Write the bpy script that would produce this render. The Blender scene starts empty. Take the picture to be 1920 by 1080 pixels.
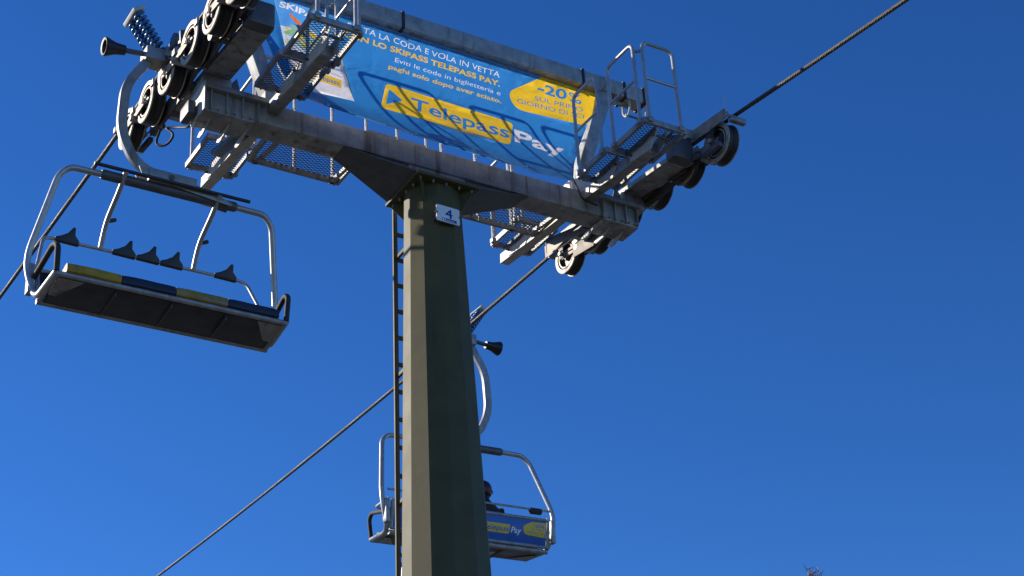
import bpy, bmesh, math, random
import numpy as np
from mathutils import Vector, Matrix, geometry
random.seed(7)
SC = bpy.context.scene
COL = SC.collection
R = math.radians

# ------------------------------------------------------------------ camera
cam_d = bpy.data.cameras.new('camera')
cam = bpy.data.objects.new('camera', cam_d)
COL.objects.link(cam)
_up = Vector((-370, -5840, 3330)).normalized()          # measured vanishing directions
_x = Vector((6140, 1510, 3330)); _x = (_x - _up * _x.dot(_up)).normalized()
_y = _up.cross(_x)
Rm = Matrix((_x, _y, _up))                              # world = Rm @ (right, down, forward)
right, down, fwd = Rm.col[0], Rm.col[1], Rm.col[2]
M = Matrix((right, -down, -fwd)).transposed().to_4x4()
M.translation = Vector((-7.64, -13.45, 1.65))
cam.matrix_world = M
cam_d.sensor_width = 36.0
cam_d.lens = 3330 / 1920 * 36.0
cam_d.clip_end = 8000
SC.camera = cam

# ------------------------------------------------------------------ sky, sun, exposure
SUN_EL, SUN_AZ = R(26), R(-41)                          # azimuth from +Y towards +X
world = bpy.data.worlds.new('World'); SC.world = world; world.use_nodes = True
nt = world.node_tree
bg = nt.nodes['Background']
sky = nt.nodes.new('ShaderNodeTexSky')
sky.sky_type = 'NISHITA'; sky.sun_disc = False
sky.sun_elevation = SUN_EL; sky.sun_rotation = SUN_AZ
sky.altitude = 2200; sky.air_density = 1.0; sky.dust_density = 0.0; sky.ozone_density = 4.0
hsv = nt.nodes.new('ShaderNodeHueSaturation')
hsv.inputs['Saturation'].default_value = 1.205; hsv.inputs['Hue'].default_value = .506
gam = nt.nodes.new('ShaderNodeGamma'); gam.inputs['Gamma'].default_value = 1.17
nt.links.new(sky.outputs[0], hsv.inputs['Color'])
nt.links.new(hsv.outputs[0], gam.inputs['Color'])
nt.links.new(gam.outputs[0], bg.inputs['Color'])
bg.inputs['Strength'].default_value = 0.106
sd = bpy.data.lights.new('sun', 'SUN'); sd.energy = 4.9; sd.angle = R(0.53); sd.color = (1.0, 0.90, 0.74)
sun = bpy.data.objects.new('sun', sd); COL.objects.link(sun)
sdir = Vector((math.sin(SUN_AZ) * math.cos(SUN_EL), math.cos(SUN_AZ) * math.cos(SUN_EL), math.sin(SUN_EL)))
sun.rotation_euler = sdir.to_track_quat('Z', 'Y').to_euler()
sun.location = sdir * 60
vs = SC.view_settings
vs.view_transform = 'Standard'; vs.look = 'None'; vs.gamma = 1; vs.use_curve_mapping = False
vs.exposure = 0.35

# ------------------------------------------------------------------ materials
MAT = {}
def mat(name, col, rough=.5, metal=0.0, var=.12, scale=6.0, bump=0.0, streak=0.0, dirt=None, spec=.5, stretch=None, bscale=None):
    m = bpy.data.materials.new(name); m.use_nodes = True
    n = m.node_tree.nodes; l = m.node_tree.links
    b = n['Principled BSDF']
    b.inputs['Roughness'].default_value = rough; b.inputs['Metallic'].default_value = metal
    b.inputs['Specular IOR Level'].default_value = spec
    tc = n.new('ShaderNodeTexCoord')
    mp = n.new('ShaderNodeMapping'); l.new(tc.outputs['Object'], mp.inputs[0])
    if stretch: mp.inputs['Scale'].default_value = stretch
    nz = n.new('ShaderNodeTexNoise'); nz.inputs['Scale'].default_value = scale; nz.inputs['Detail'].default_value = 8
    nz.inputs['Roughness'].default_value = .65
    l.new(mp.outputs[0], nz.inputs['Vector'])
    rp = n.new('ShaderNodeValToRGB')
    c = Vector(col)
    lo = [max(0, x * (1 - var * 2)) for x in col]; hi = [min(1, x * (1 + var * 1.6)) for x in col]
    rp.color_ramp.elements[0].position = .3; rp.color_ramp.elements[1].position = .72
    rp.color_ramp.elements[0].color = (*lo, 1); rp.color_ramp.elements[1].color = (*hi, 1)
    l.new(nz.outputs['Fac'], rp.inputs[0])
    out = rp.outputs[0]
    if dirt:
        nz2 = n.new('ShaderNodeTexNoise'); nz2.inputs['Scale'].default_value = dirt[1]; nz2.inputs['Detail'].default_value = 10
        mp2 = n.new('ShaderNodeMapping'); l.new(tc.outputs['Object'], mp2.inputs[0]); mp2.inputs['Scale'].default_value = dirt[3]
        l.new(mp2.outputs[0], nz2.inputs['Vector'])
        r2 = n.new('ShaderNodeValToRGB'); r2.color_ramp.elements[0].position = dirt[2]; r2.color_ramp.elements[1].position = min(1, dirt[2] + .16)
        l.new(nz2.outputs['Fac'], r2.inputs[0])
        mx = n.new('ShaderNodeMix'); mx.data_type = 'RGBA'
        l.new(r2.outputs[0], mx.inputs[0]); l.new(out, mx.inputs[6]); mx.inputs[7].default_value = (*dirt[0], 1)
        out = mx.outputs[2]
    l.new(out, b.inputs['Base Color'])
    rr = n.new('ShaderNodeMapRange'); rr.inputs[3].default_value = max(.05, rough - .12); rr.inputs[4].default_value = min(1, rough + .12)
    l.new(nz.outputs['Fac'], rr.inputs[0]); l.new(rr.outputs[0], b.inputs['Roughness'])
    if bump:
        nb = n.new('ShaderNodeTexNoise'); nb.inputs['Scale'].default_value = bscale or scale * 5; nb.inputs['Detail'].default_value = 4
        l.new(tc.outputs['Object'], nb.inputs['Vector'])
        bp = n.new('ShaderNodeBump'); bp.inputs['Strength'].default_value = bump; bp.inputs['Distance'].default_value = .01
        l.new(nb.outputs['Fac'], bp.inputs['Height']); l.new(bp.outputs[0], b.inputs['Normal'])
    MAT[name] = m
    return m

GALV = mat('galvanised_steel', (.32, .325, .33), .5, .3, .16, 9, .05, dirt=((.15, .135, .115), 2.2, .56, (4, 4, .7)))
GALVB = mat('weathered_beam_steel', (.33, .335, .335), .55, .2, .2, 5, .06, dirt=((.15, .13, .105), 1.8, .54, (6, 6, .6)))
GALVL = mat('light_galvanised_plate', (.50, .48, .44), .55, .1, .10, 9, .04)
TUBE = mat('bright_tube_steel', (.41, .41, .41), .4, .5, .08, 14)
GREEN = mat('olive_tower_paint', (.087, .077, .033), .6, 0, .10, 3, .03, spec=.25, dirt=((.055, .049, .024), 1.5, .60, (5, 5, .5)))
MESHM = mat('dark_expanded_metal', (.05, .052, .056), .75, .0, .2, 10)
BROWN = mat('greasy_brown_steel', (.10, .072, .055), .55, .15, .3, 7, .08, dirt=((.03, .024, .02), 5, .5, (1, 1, 1)))
DARKP = mat('dark_steel', (.10, .105, .115), .5, .3, .15, 8, .05)
RIM = mat('cream_sheave_rim', (.44, .38, .31), .5, .1, .15, 9, .05, dirt=((.12, .085, .06), 7, .50, (1, 1, 1)))
PLATE = mat('tan_rocker_plate', (.31, .255, .195), .6, .1, .15, 8, .05, dirt=((.16, .12, .09), 5, .6, (1, 1, 1)))
RUST = mat('rusty_edge', (.33, .16, .08), .7, .1, .3, 16, .1)
RUBBER = mat('black_rubber', (.022, .021, .02), .6, 0, .2, 20, .08)
BLACK = mat('black_plastic', (.014, .014, .016), .45, 0, .2, 14)
FOAM = mat('black_foam_sleeve', (.03, .027, .026), .75, 0, .3, 25, .15)
NAVY = mat('navy_vinyl', (.010, .016, .040), .5, 0, .15, 10, .12, bscale=30)
YEL = mat('yellow_vinyl', (.40, .235, .008), .5, 0, .22, 9, .12, bscale=30)
YELW = mat('worn_yellow_vinyl', (.31, .195, .02), .55, 0, .25, 7, .15, dirt=((.26, .22, .16), 9, .52, (1, 1, 3)))
PAN = mat('dark_seat_pan', (.042, .045, .06), .42, 0, .3, 5, .08)
SPRING = mat('blue_spring_paint', (.015, .12, .30), .3, .1, .15, 20)
ROPE = mat('steel_rope', (.075, .064, .053), .6, .2, .3, 22)
CHROME = mat('bright_bolt', (.75, .74, .72), .25, .8, .06, 20)
WHITEP = mat('sign_white', (.72, .74, .76), .35, 0, .03, 8)
SIGNB = mat('sign_blue', (.012, .018, .22), .4, 0, .05, 8)
CONC = mat('concrete', (.33, .32, .30), .85, 0, .15, 4, .4)
JACKET = mat('black_jacket', (.014, .013, .014), .7, 0, .3, 12, .3)
TROUS = mat('pale_ski_trousers', (.55, .56, .60), .7, 0, .1, 10, .3)
SKIN = mat('skin', (.55, .33, .24), .5, 0, .06, 10)
HELM = mat('dark_helmet', (.02, .016, .018), .3, 0, .1, 10)
REDT = mat('red_trim', (.25, .015, .02), .6, 0, .1, 10)
P_BLUE = mat('panel_blue', (.012, .11, .42), .4, 0, .06, 5)
P_YEL = mat('panel_yellow', (.72, .50, .02), .4, 0, .05, 5)
P_WHT = mat('panel_white', (.78, .80, .82), .4, 0, .03, 5)
BARK = mat('larch_bark', (.16, .09, .06), .9, 0, .3, 8, .5)
TWIG = mat('larch_twigs', (.34, .22, .17), .9, 0, .3, 8)
GRASS = mat('alpine_grass', (.06, .06, .055), .95, 0, .3, .6, .6, dirt=((.085, .08, .07), .25, .5, (1, 1, 1)))

def vinyl(name, col, trans=.62, var=.03):
    m = bpy.data.materials.new(name); m.use_nodes = True
    n = m.node_tree.nodes; l = m.node_tree.links
    n.remove(n['Principled BSDF'])
    tc = n.new('ShaderNodeTexCoord'); nz = n.new('ShaderNodeTexNoise'); nz.inputs['Scale'].default_value = 2.4; nz.inputs['Detail'].default_value = 6
    l.new(tc.outputs['Object'], nz.inputs['Vector'])
    rp = n.new('ShaderNodeValToRGB'); rp.color_ramp.elements[0].position = .3; rp.color_ramp.elements[1].position = .7
    rp.color_ramp.elements[0].color = (*[x * (1 - var * 2) for x in col], 1); rp.color_ramp.elements[1].color = (*[min(1, x * (1 + var)) for x in col], 1)
    l.new(nz.outputs['Fac'], rp.inputs[0])
    d = n.new('ShaderNodeBsdfDiffuse'); t = n.new('ShaderNodeBsdfTranslucent'); g = n.new('ShaderNodeBsdfGlossy'); g.inputs['Roughness'].default_value = .32
    l.new(rp.outputs[0], d.inputs[0]); l.new(rp.outputs[0], t.inputs[0])
    mx = n.new('ShaderNodeMixShader'); mx.inputs[0].default_value = trans
    l.new(d.outputs[0], mx.inputs[1]); l.new(t.outputs[0], mx.inputs[2])
    nb = n.new('ShaderNodeTexNoise'); nb.inputs['Scale'].default_value = 3.2; nb.inputs['Detail'].default_value = 3; nb.inputs['Distortion'].default_value = 1.2
    l.new(tc.outputs['Object'], nb.inputs['Vector'])
    bp = n.new('ShaderNodeBump'); bp.inputs['Strength'].default_value = .4; bp.inputs['Distance'].default_value = .05
    l.new(nb.outputs['Fac'], bp.inputs['Height'])
    for q in (d, t, g): l.new(bp.outputs[0], q.inputs['Normal'])
    fr = n.new('ShaderNodeFresnel'); fr.inputs[0].default_value = 1.38
    m2 = n.new('ShaderNodeMixShader'); l.new(fr.outputs[0], m2.inputs[0]); l.new(mx.outputs[0], m2.inputs[1]); l.new(g.outputs[0], m2.inputs[2])
    l.new(m2.outputs[0], n['Material Output'].inputs[0])
    MAT[name] = m
    return m
V_BLUE = vinyl('banner_blue', (.036, .235, .60))
V_YEL = vinyl('banner_yellow', (.90, .56, .02))
V_WHT = vinyl('banner_white', (.88, .84, .88))
V_LBL = vinyl('banner_light_blue', (.10, .36, .80))
V_PAL = vinyl('banner_pale_blue', (.62, .72, .86))
V_GRN = vinyl('banner_green', (.30, .50, .22))
V_OLV = vinyl('banner_olive', (.62, .62, .20))
V_ORG = vinyl('banner_orange', (.85, .20, .04))
V_DRK = vinyl('banner_dark', (.03, .05, .10))
V_TEAL = vinyl('banner_teal', (.28, .52, .55))

# ------------------------------------------------------------------ mesh helpers
def tag(o, label=None, cat=None, group=None, kind=None):
    for k, v in (('label', label), ('category', cat), ('group', group), ('kind', kind)):
        if v: o[k] = v
    return o
def empty(name, loc, rz=0):
    o = bpy.data.objects.new(name, None); o.empty_display_size = .2
    COL.objects.link(o); o.location = loc; o.rotation_euler = (0, 0, rz)
    return o
def fillet(pts, rad, seg=6):
    pts = [Vector(p) for p in pts]
    if not isinstance(rad, (list, tuple)): rad = [rad] * len(pts)
    out = [pts[0]]
    for i in range(1, len(pts) - 1):
        a, b, c = pts[i - 1], pts[i], pts[i + 1]
        u = a - b; w = c - b
        r = min(rad[i], u.length * .48, w.length * .48)
        if r < 1e-4: out.append(b); continue
        p = b + u.normalized() * r; q = b + w.normalized() * r
        for k in range(seg + 1):
            t = k / seg
            out.append((1 - t) ** 2 * p + 2 * t * (1 - t) * b + t * t * q)
    out.append(pts[-1])
    return out
class MB:
    def __init__(s): s.v = []; s.f = []; s.m = []
    def add(s, vs, fs, mi=0):
        o = len(s.v); s.v += [tuple(x) for x in vs]
        for q in fs: s.f.append([i + o for i in q]); s.m.append(mi)
    def box(s, a, b, mi=0):
        x0, y0, z0 = [min(a[i], b[i]) for i in range(3)]; x1, y1, z1 = [max(a[i], b[i]) for i in range(3)]
        s.hexa([(x0, y0, z0), (x1, y0, z0), (x1, y1, z0), (x0, y1, z0), (x0, y0, z1), (x1, y0, z1), (x1, y1, z1), (x0, y1, z1)], mi); return s
    def hexa(s, p, mi=0):
        s.add(p, [(3, 2, 1, 0), (4, 5, 6, 7), (0, 1, 5, 4), (1, 2, 6, 5), (2, 3, 7, 6), (3, 0, 4, 7)], mi); return s
    def beam(s, p, q, w, h, up=(0, 0, 1), w2=None, h2=None, mi=0):
        p = Vector(p); q = Vector(q); d = (q - p).normalized(); up = Vector(up)
        x = d.cross(up).normalized(); z = x.cross(d).normalized()
        w2 = w2 or w; h2 = h2 or h
        r = []
        for c, ww, hh in ((p, w, h), (q, w2, h2)):
            r += [c - x * ww / 2 - z * hh / 2, c + x * ww / 2 - z * hh / 2, c + x * ww / 2 + z * hh / 2, c - x * ww / 2 + z * hh / 2]
        s.add(r, [(3, 2, 1, 0), (4, 5, 6, 7), (0, 1, 5, 4), (1, 2, 6, 5), (2, 3, 7, 6), (3, 0, 4, 7)], mi); return s
    def prism(s, pts, off, mi=0):
        pts = [Vector(p) for p in pts]; off = Vector(off); n = len(pts)
        s.add(pts + [p + off for p in pts], [list(range(n))[::-1], list(range(n, 2 * n))] + [(i, (i + 1) % n, n + (i + 1) % n, n + i) for i in range(n)], mi); return s
    def tube(s, path, r, n=10, cap=True, closed=False, sq=None, mi=0):
        path = [Vector(p) for p in path]; k = len(path)
        rs = r if isinstance(r, (list, tuple)) else [r] * k
        tang = []
        for i in range(k):
            a = path[i - 1] if (i > 0 or closed) else path[i]; b = path[(i + 1) % k] if (i < k - 1 or closed) else path[i]
            tang.append((b - a).normalized())
        ref = Vector((0, 0, 1))
        if abs(tang[0].dot(ref)) > .9: ref = Vector((0, 1, 0))
        x = tang[0].cross(ref).normalized(); vs = []
        for i in range(k):
            t = tang[i]; x = (x - t * x.dot(t)).normalized(); y = t.cross(x)
            for j in range(n):
                a = 2 * math.pi * j / n
                vs.append(path[i] + (x * math.cos(a) + y * math.sin(a)) * rs[i])
        fs = []
        for i in range(k if closed else k - 1):
            for j in range(n):
                a = i * n + j; b = i * n + (j + 1) % n; c = ((i + 1) % k) * n + (j + 1) % n; d = ((i + 1) % k) * n + j
                fs.append((a, b, c, d))
        if cap and not closed: fs += [list(range(n))[::-1], [(k - 1) * n + j for j in range(n)]]
        s.add(vs, fs, mi); return s
    def cyl(s, p, q, r, n=14, r2=None, mi=0): return s.tube([p, q], [r, r if r2 is None else r2], n, mi=mi)
    def sweep(s, path, prof, side, mi=0):
        """profile (a, b): a along 'side', b along the in-plane normal"""
        path = [Vector(p) for p in path]; side = Vector(side).normalized(); k = len(path); n = len(prof) if not callable(prof) else len(prof(0)); vs = []
        for i in range(k):
            a = path[max(0, i - 1)]; b = path[min(k - 1, i + 1)]; t = (b - a).normalized(); nn = t.cross(side).normalized()
            pr = prof(i / (k - 1)) if callable(prof) else prof
            for u, w in pr: vs.append(path[i] + side * u + nn * w)
        fs = [[i * n + j, i * n + (j + 1) % n, (i + 1) * n + (j + 1) % n, (i + 1) * n + j] for i in range(k - 1) for j in range(n)]
        fs += [list(range(n))[::-1], [(k - 1) * n + j for j in range(n)]]
        s.add(vs, fs, mi); return s
    def lathe(s, prof, c, axis, n=32, closed=False, mi=0):
        """prof list of (radius, offset along axis)"""
        ax = Vector(axis).normalized(); ref = Vector((0, 0, 1)) if abs(ax.z) < .9 else Vector((1, 0, 0))
        x = ax.cross(ref).normalized(); y = ax.cross(x); c = Vector(c); vs = []; k = len(prof)
        for r, h in prof:
            for j in range(n):
                a = 2 * math.pi * j / n; vs.append(c + ax * h + (x * math.cos(a) + y * math.sin(a)) * r)
        fs = []
        for i in range(k if closed else k - 1):
            for j in range(n):
                fs.append((i * n + j, i * n + (j + 1) % n, ((i + 1) % k) * n + (j + 1) % n, ((i + 1) % k) * n + j))
        if not closed: fs += [list(range(n))[::-1], [(k - 1) * n + j for j in range(n)]]
        s.add(vs, fs, mi); return s
    def mesh(s, name, mats, smooth=35, bevel=0):
        me = bpy.data.meshes.new(name)
        me.from_pydata(s.v, [], s.f); me.update()
        mats = mats if isinstance(mats, (list, tuple)) else [mats]
        for m in mats: me.materials.append(m)
        if len(mats) > 1: me.polygons.foreach_set('material_index', s.m)
        bm = bmesh.new(); bm.from_mesh(me)
        bmesh.ops.recalc_face_normals(bm, faces=bm.faces)
        if bevel:
            es = [e for e in bm.edges if len(e.link_faces) == 2 and e.calc_face_angle(0) > .6]
            bmesh.ops.bevel(bm, geom=es, offset=bevel, segments=2, affect='EDGES', clamp_overlap=True, profile=.6)
        bm.to_mesh(me); bm.free()
        if smooth:
            me.polygons.foreach_set('use_smooth', [True] * len(me.polygons)); me.set_sharp_from_angle(angle=R(smooth))
        return me
    def build(s, name, mats, parent=None, smooth=35, bevel=0):
        return place(name, s.mesh(name, mats, smooth, bevel), parent)
def place(name, me, parent=None, loc=None, rot=None):
    o = bpy.data.objects.new(name, me); COL.objects.link(o)
    if parent: o.parent = parent
    if loc: o.location = loc
    if rot: o.rotation_euler = rot
    return o

# ------------------------------------------------------------------ lettering: outlines of a text, fitted to a box
def text_loops(body, bold=0.0, spacing=1.0):
    cu = bpy.data.curves.new('t', 'FONT'); cu.body = body; cu.offset = bold; cu.space_character = spacing; cu.resolution_u = 4
    ob = bpy.data.objects.new('t', cu); COL.objects.link(ob)
    dg = bpy.context.evaluated_depsgraph_get(); dg.update()
    me = ob.evaluated_get(dg).to_mesh()
    cnt = {}
    for p in me.polygons:
        vs = list(p.vertices)
        for i in range(len(vs)):
            a, b = vs[i], vs[(i + 1) % len(vs)]
            cnt[(a, b)] = 1
    nxt = {}
    for (a, b) in cnt:
        if (b, a) not in cnt: nxt.setdefault(a, []).append(b)
    co = [(v.co.x, v.co.y) for v in me.vertices]
    loops = []
    for a in list(nxt):
        while nxt[a]:
            L = []; c = a
            while nxt.get(c):
                L.append(co[c]); c = nxt[c].pop()
            if len(L) > 2: loops.append(L)
    ob.evaluated_get(dg).to_mesh_clear()
    bpy.data.objects.remove(ob); bpy.data.curves.remove(cu)
    return loops
CAPH = None
def fit_text(body, bl, br, up, bold=0.0, spacing=1.0, cap='H'):
    """left/right ends of the base line and the vector from base line to cap height"""
    loops = text_loops(body, bold, spacing)
    ref = text_loops(cap, bold)
    h = max(y for L in ref for x, y in L); 
    x0 = min(x for L in loops for x, y in L); x1 = max(x for L in loops for x, y in L)
    bl = np.array(bl); br = np.array(br); up = np.array(up)
    return [[tuple(bl + (br - bl) * ((x - x0) / (x1 - x0)) + up * (y / h)) for x, y in L] for L in loops]
def rounded(poly, rad, seg=6):
    n = len(poly); out = []
    rad = rad if isinstance(rad, (list, tuple)) else [rad] * n
    for i in range(n):
        a, b, c = Vector(poly[i - 1]), Vector(poly[i]), Vector(poly[(i + 1) % n])
        if rad[i] <= 0: out.append(tuple(b)); continue
        r = min(rad[i], (a - b).length * .49, (c - b).length * .49)
        p = b + (a - b).normalized() * r; q = b + (c - b).normalized() * r
        for k in range(seg + 1):
            t = k / seg; out.append(tuple((1 - t) ** 2 * p + 2 * t * (1 - t) * b + t * t * q))
    return out
def inside(loops, P):
    r = np.zeros(len(P), bool)
    for L in loops:
        A = np.array(L); Bq = np.roll(A, -1, 0)
        for (x1, y1), (x2, y2) in zip(A, Bq):
            if y1 == y2: continue
            c = ((y1 > P[:, 1]) != (y2 > P[:, 1])) & (P[:, 0] < (x2 - x1) * (P[:, 1] - y1) / (y2 - y1) + x1)
            r ^= c
    return r
def print_sheet(outline, layers, grid, clip=None):
    """one sheet cut along every printed outline. layers: (loops, material index), later ones on top. -> verts2d, tris, mats"""
    vs = []; es = []
    def addl(L):
        o = len(vs); n = len(L)
        vs.extend(Vector(p) for p in L); es.extend((o + i, o + (i + 1) % n) for i in range(n))
    addl(outline)
    for loops, _ in layers:
        for L in loops: addl(L)
    xs = [p[0] for p in outline]; ys = [p[1] for p in outline]
    nx, ny = grid
    gp = np.array([(min(xs) + (max(xs) - min(xs)) * (i + .5) / nx, min(ys) + (max(ys) - min(ys)) * (j + .5) / ny) for i in range(nx) for j in range(ny)])
    for p in gp[inside([outline], gp)]: vs.append(Vector(p))
    V, E, F, *_ = geometry.delaunay_2d_cdt(vs, es, [], 0, 1e-5)
    V = np.array([tuple(v) for v in V]); F = np.array([tuple(f) for f in F])
    cen = V[F].mean(1)
    keep = inside([outline], cen)
    F = F[keep]; cen = cen[keep]
    mi = np.zeros(len(F), int)
    for loops, m in layers: mi[inside(loops, cen)] = m
    return V, F, mi
def sheet_object(name, V, F, mi, mats, fn, parent=None, smooth=True):
    me = bpy.data.meshes.new(name)
    me.from_pydata([fn(x, z) for x, z in V], [], [list(map(int, f)) for f in F]); me.update()
    for m in mats: me.materials.append(m)
    me.polygons.foreach_set('material_index', [int(i) for i in mi])
    me.polygons.foreach_set('use_smooth', [smooth] * len(F))
    return place(name, me, parent)

# ------------------------------------------------------------------ ground
def ground_h(x, y):
    h = .09 * (math.log1p(math.exp((y - 12) / 6)) * 6)
    d = min(1, math.hypot(x, y) / 30)
    return h + d * (.35 * math.sin(x * .05 + 1) * math.cos(y * .043) + .9 * math.sin(x * .013) * math.sin(y * .011 + .5)) - .0
g = MB(); N = 120
def gp(i): t = (i / N - .5) * 2; return math.copysign(abs(t) ** 2.2, t) * 1800
vs = [(gp(i), gp(j), min(160, ground_h(gp(i), gp(j)))) for j in range(N + 1) for i in range(N + 1)]
g.add(vs, [(j * (N + 1) + i, j * (N + 1) + i + 1, (j + 1) * (N + 1) + i + 1, (j + 1) * (N + 1) + i) for j in range(N) for i in range(N)])
tag(g.build('ground', GRASS, None, 80), kind='structure')

# ------------------------------------------------------------------ tower
ZF = 11.60
def trad(z): return .404 - (z - 7.69) * .0295
tw = empty('lift_tower', (0, 0, 0))
tag(tw, 'tall olive-green twelve-sided steel lift pylon standing in the middle', 'tower')
PH = R(-90 - 30 - 3.4)                                  # turn of the twelve facets
s = MB(); ring = []
for z in (-.3, ZF - .03):
    ring.append([(trad(z) / math.cos(R(15)) * .985 * math.cos(PH + R(15) + i * R(30)), trad(z) / math.cos(R(15)) * .985 * math.sin(PH + R(15) + i * R(30)), z) for i in range(12)])
s.add(ring[0] + ring[1], [list(range(12))[::-1], list(range(12, 24))] + [(i, (i + 1) % 12, 12 + (i + 1) % 12, 12 + i) for i in range(12)])
s.build('shaft', GREEN, tw, 12, .006)
fb = MB().box((-1.1, -1.1, -.6), (1.1, 1.1, .25)); fb.build('footing', CONC, tw, 30, .03)
fl = MB().box((-.36, -.36, ZF - .03), (.36, .36, ZF)); flange = fl.build('top_flange', GREEN, tw, 30, .003)
rb = MB()
for sx, sy in ((-1, -1), (1, -1), (-1, 1), (1, 1)):
    a = Vector((sx * .335, sy * .335, ZF - .031)); b = Vector((sx * .18, sy * .18, ZF - .031)); c = Vector((sx * .19, sy * .19, ZF - .30))
    t = Vector((sy, -sx, 0)).normalized() * .012
    MB().prism([a - t / 2, b - t / 2, c - t / 2, a - t / 2 + Vector((-sx * .02, -sy * .02, -.03))], t).build('gusset', GREEN, tw, 30)
bolt = MB()
bolt.cyl((0, 0, -.018), (0, 0, .0), .015, 6); bolt.cyl((0, 0, -.034), (0, 0, -.018), .008, 8)
bme = bolt.mesh('bolt', GALV)
for x in (-.30, -.15, 0, .15, .30):
    for sy in (-.3, .3): place('bolt', bme, flange, (x, sy, ZF - .0305))
for y in (-.15, 0, .15):
    for sx in (-.3, .3): place('bolt', bme, flange, (sx, y, ZF - .0305))
# ladder on the far side
ld = MB()
LW = .182
def ly(z): return trad(z) + .19
for sx, wdt in ((-1, .034), (1, .034)):
    ld.beam((sx * LW, ly(.3), .3), (sx * LW, ly(11.68), 11.68), wdt, .03, up=(0, 1, 0))
lad = ld.build('ladder', DARKP, tw, 30, .003)
mr = MB(); mr.beam((-LW - .028, ly(.3) - .01, .3), (-LW - .028, ly(11.66) - .01, 11.66), .014, .022, up=(0, 1, 0)); mr.build('fall_arrest_rail', GREEN, lad, 30)
rg = MB().box((-LW + .02, -.012, -.02), (LW - .02, .018, .02)).mesh('rung', DARKP, 30, .004)
for i in range(37):
    z = .55 + i * .30
    place('rung', rg, lad, (0, ly(z), z))
for z in (2.2, 4.6, 7.0, 8.35, 9.7, 11.05):
    for sx in (-1, 1):
        MB().beam((sx * LW, ly(z), z), (sx * LW * .8, trad(z) * .86, z + .06), .03, .035).build('standoff', GREEN, lad, 30)

# number plate
npl = empty('number_plate', (0, 0, 0))
tag(npl, 'small white plate with a blue number 4 near the top of the pylon', 'sign')
pn = Vector((.035, -1, .0)).normalized()
pang = math.atan2(pn.x, -pn.y)
npl.location = (-.03, -.362, 11.15); npl.rotation_euler = (0, 0, pang)
MB().prism([(x, 0, z) for x, z in rounded([(-.135, -.095), (.135, -.095), (.135, .095), (-.135, .095)], .02)], (0, .008, 0)).build('plate', WHITEP, npl, 30)
lay = [([[(-.075, -.083), (.095, -.083), (.095, -.05), (-.075, -.05)]], 1),
       (fit_text('4', (-.035, -.04), (.05, -.04), (0, .105), .02, cap='4'), 1),
       ([rounded([(-.068, -.08), (-.052, -.08), (-.052, -.054), (-.068, -.054)], .004), rounded([(-.046, -.079), (-.034, -.079), (-.034, -.055), (-.046, -.055)], .004)], 2),
       ([[(-.028, -.072), (.07, -.072), (.07, -.066), (-.028, -.066)]], 2)]
V, F, mi = print_sheet(rounded([(-.133, -.093), (.133, -.093), (.133, .093), (-.133, .093)], .019), lay, (6, 4))
sheet_object('lettering', V, F, mi, [WHITEP, SIGNB, P_WHT], lambda x, z: (x, -.002, z), npl)
for sx in (-1, 1): MB().box((sx * .12, -.006, -.006), (sx * .152, .004, .006)).build('clip', DARKP, npl, 30)
stand = MB()
for sx in (-.1, .1): stand.box((sx - .015, .008, -.05), (sx + .015, .10, .05))
stand.build('bracket', GREEN, npl, 30)

# ------------------------------------------------------------------ crossarm
ZB, ZT, YB = 11.82, 12.08, .14
ca = empty('crossarm', (0, 0, ZF))
tag(ca, 'grey steel crossbeam with flared haunches bolted on top of the pylon', 'crossarm')
def cz(o): o.location = Vector(o.location) - Vector((0, 0, ZF)); return o
b = MB().box((-2.05, -YB, ZB), (2.05, YB, ZT)); cz(b.build('main_beam', GALVB, ca, 30, .022))
for sx in (-1, 1):
    h = MB()
    # flared haunch: wide at the flange, beam width at its tip
    p = [(sx * .34, -.33, ZF + .002), (sx * .34, .33, ZF + .002), (sx * 1.07, .12, ZB - .004), (sx * 1.07, -.12, ZB - .004),
         (sx * .34, -.33, ZF + .02), (sx * .34, .33, ZF + .02), (sx * 1.07, .12, ZB - .001), (sx * 1.07, -.12, ZB - .001)]
    h.hexa(p)
    for y in (-1, 1):
        h.prism([(sx * .33, y * .12, ZF + .01), (sx * 1.05, y * .118, ZB - .002), (sx * .33, y * .12, ZB - .002)], (0, .012 * -y, 0))
    cz(h.build('haunch', DARKP, ca, 30))
hc = MB().box((-.34, -.33, ZF + .003), (.34, .33, ZF + .028)); cz(hc.build('saddle_plate', DARKP, ca, 30, .003))
hc = MB().box((-.33, -.125, ZF + .028), (.33, .125, ZB - .002)); cz(hc.build('saddle_box', GALVB, ca, 30))
FINX = {-1: (-2.48, -2.28, -2.09), 1: (2.0, 2.17, 2.35)}
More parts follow.
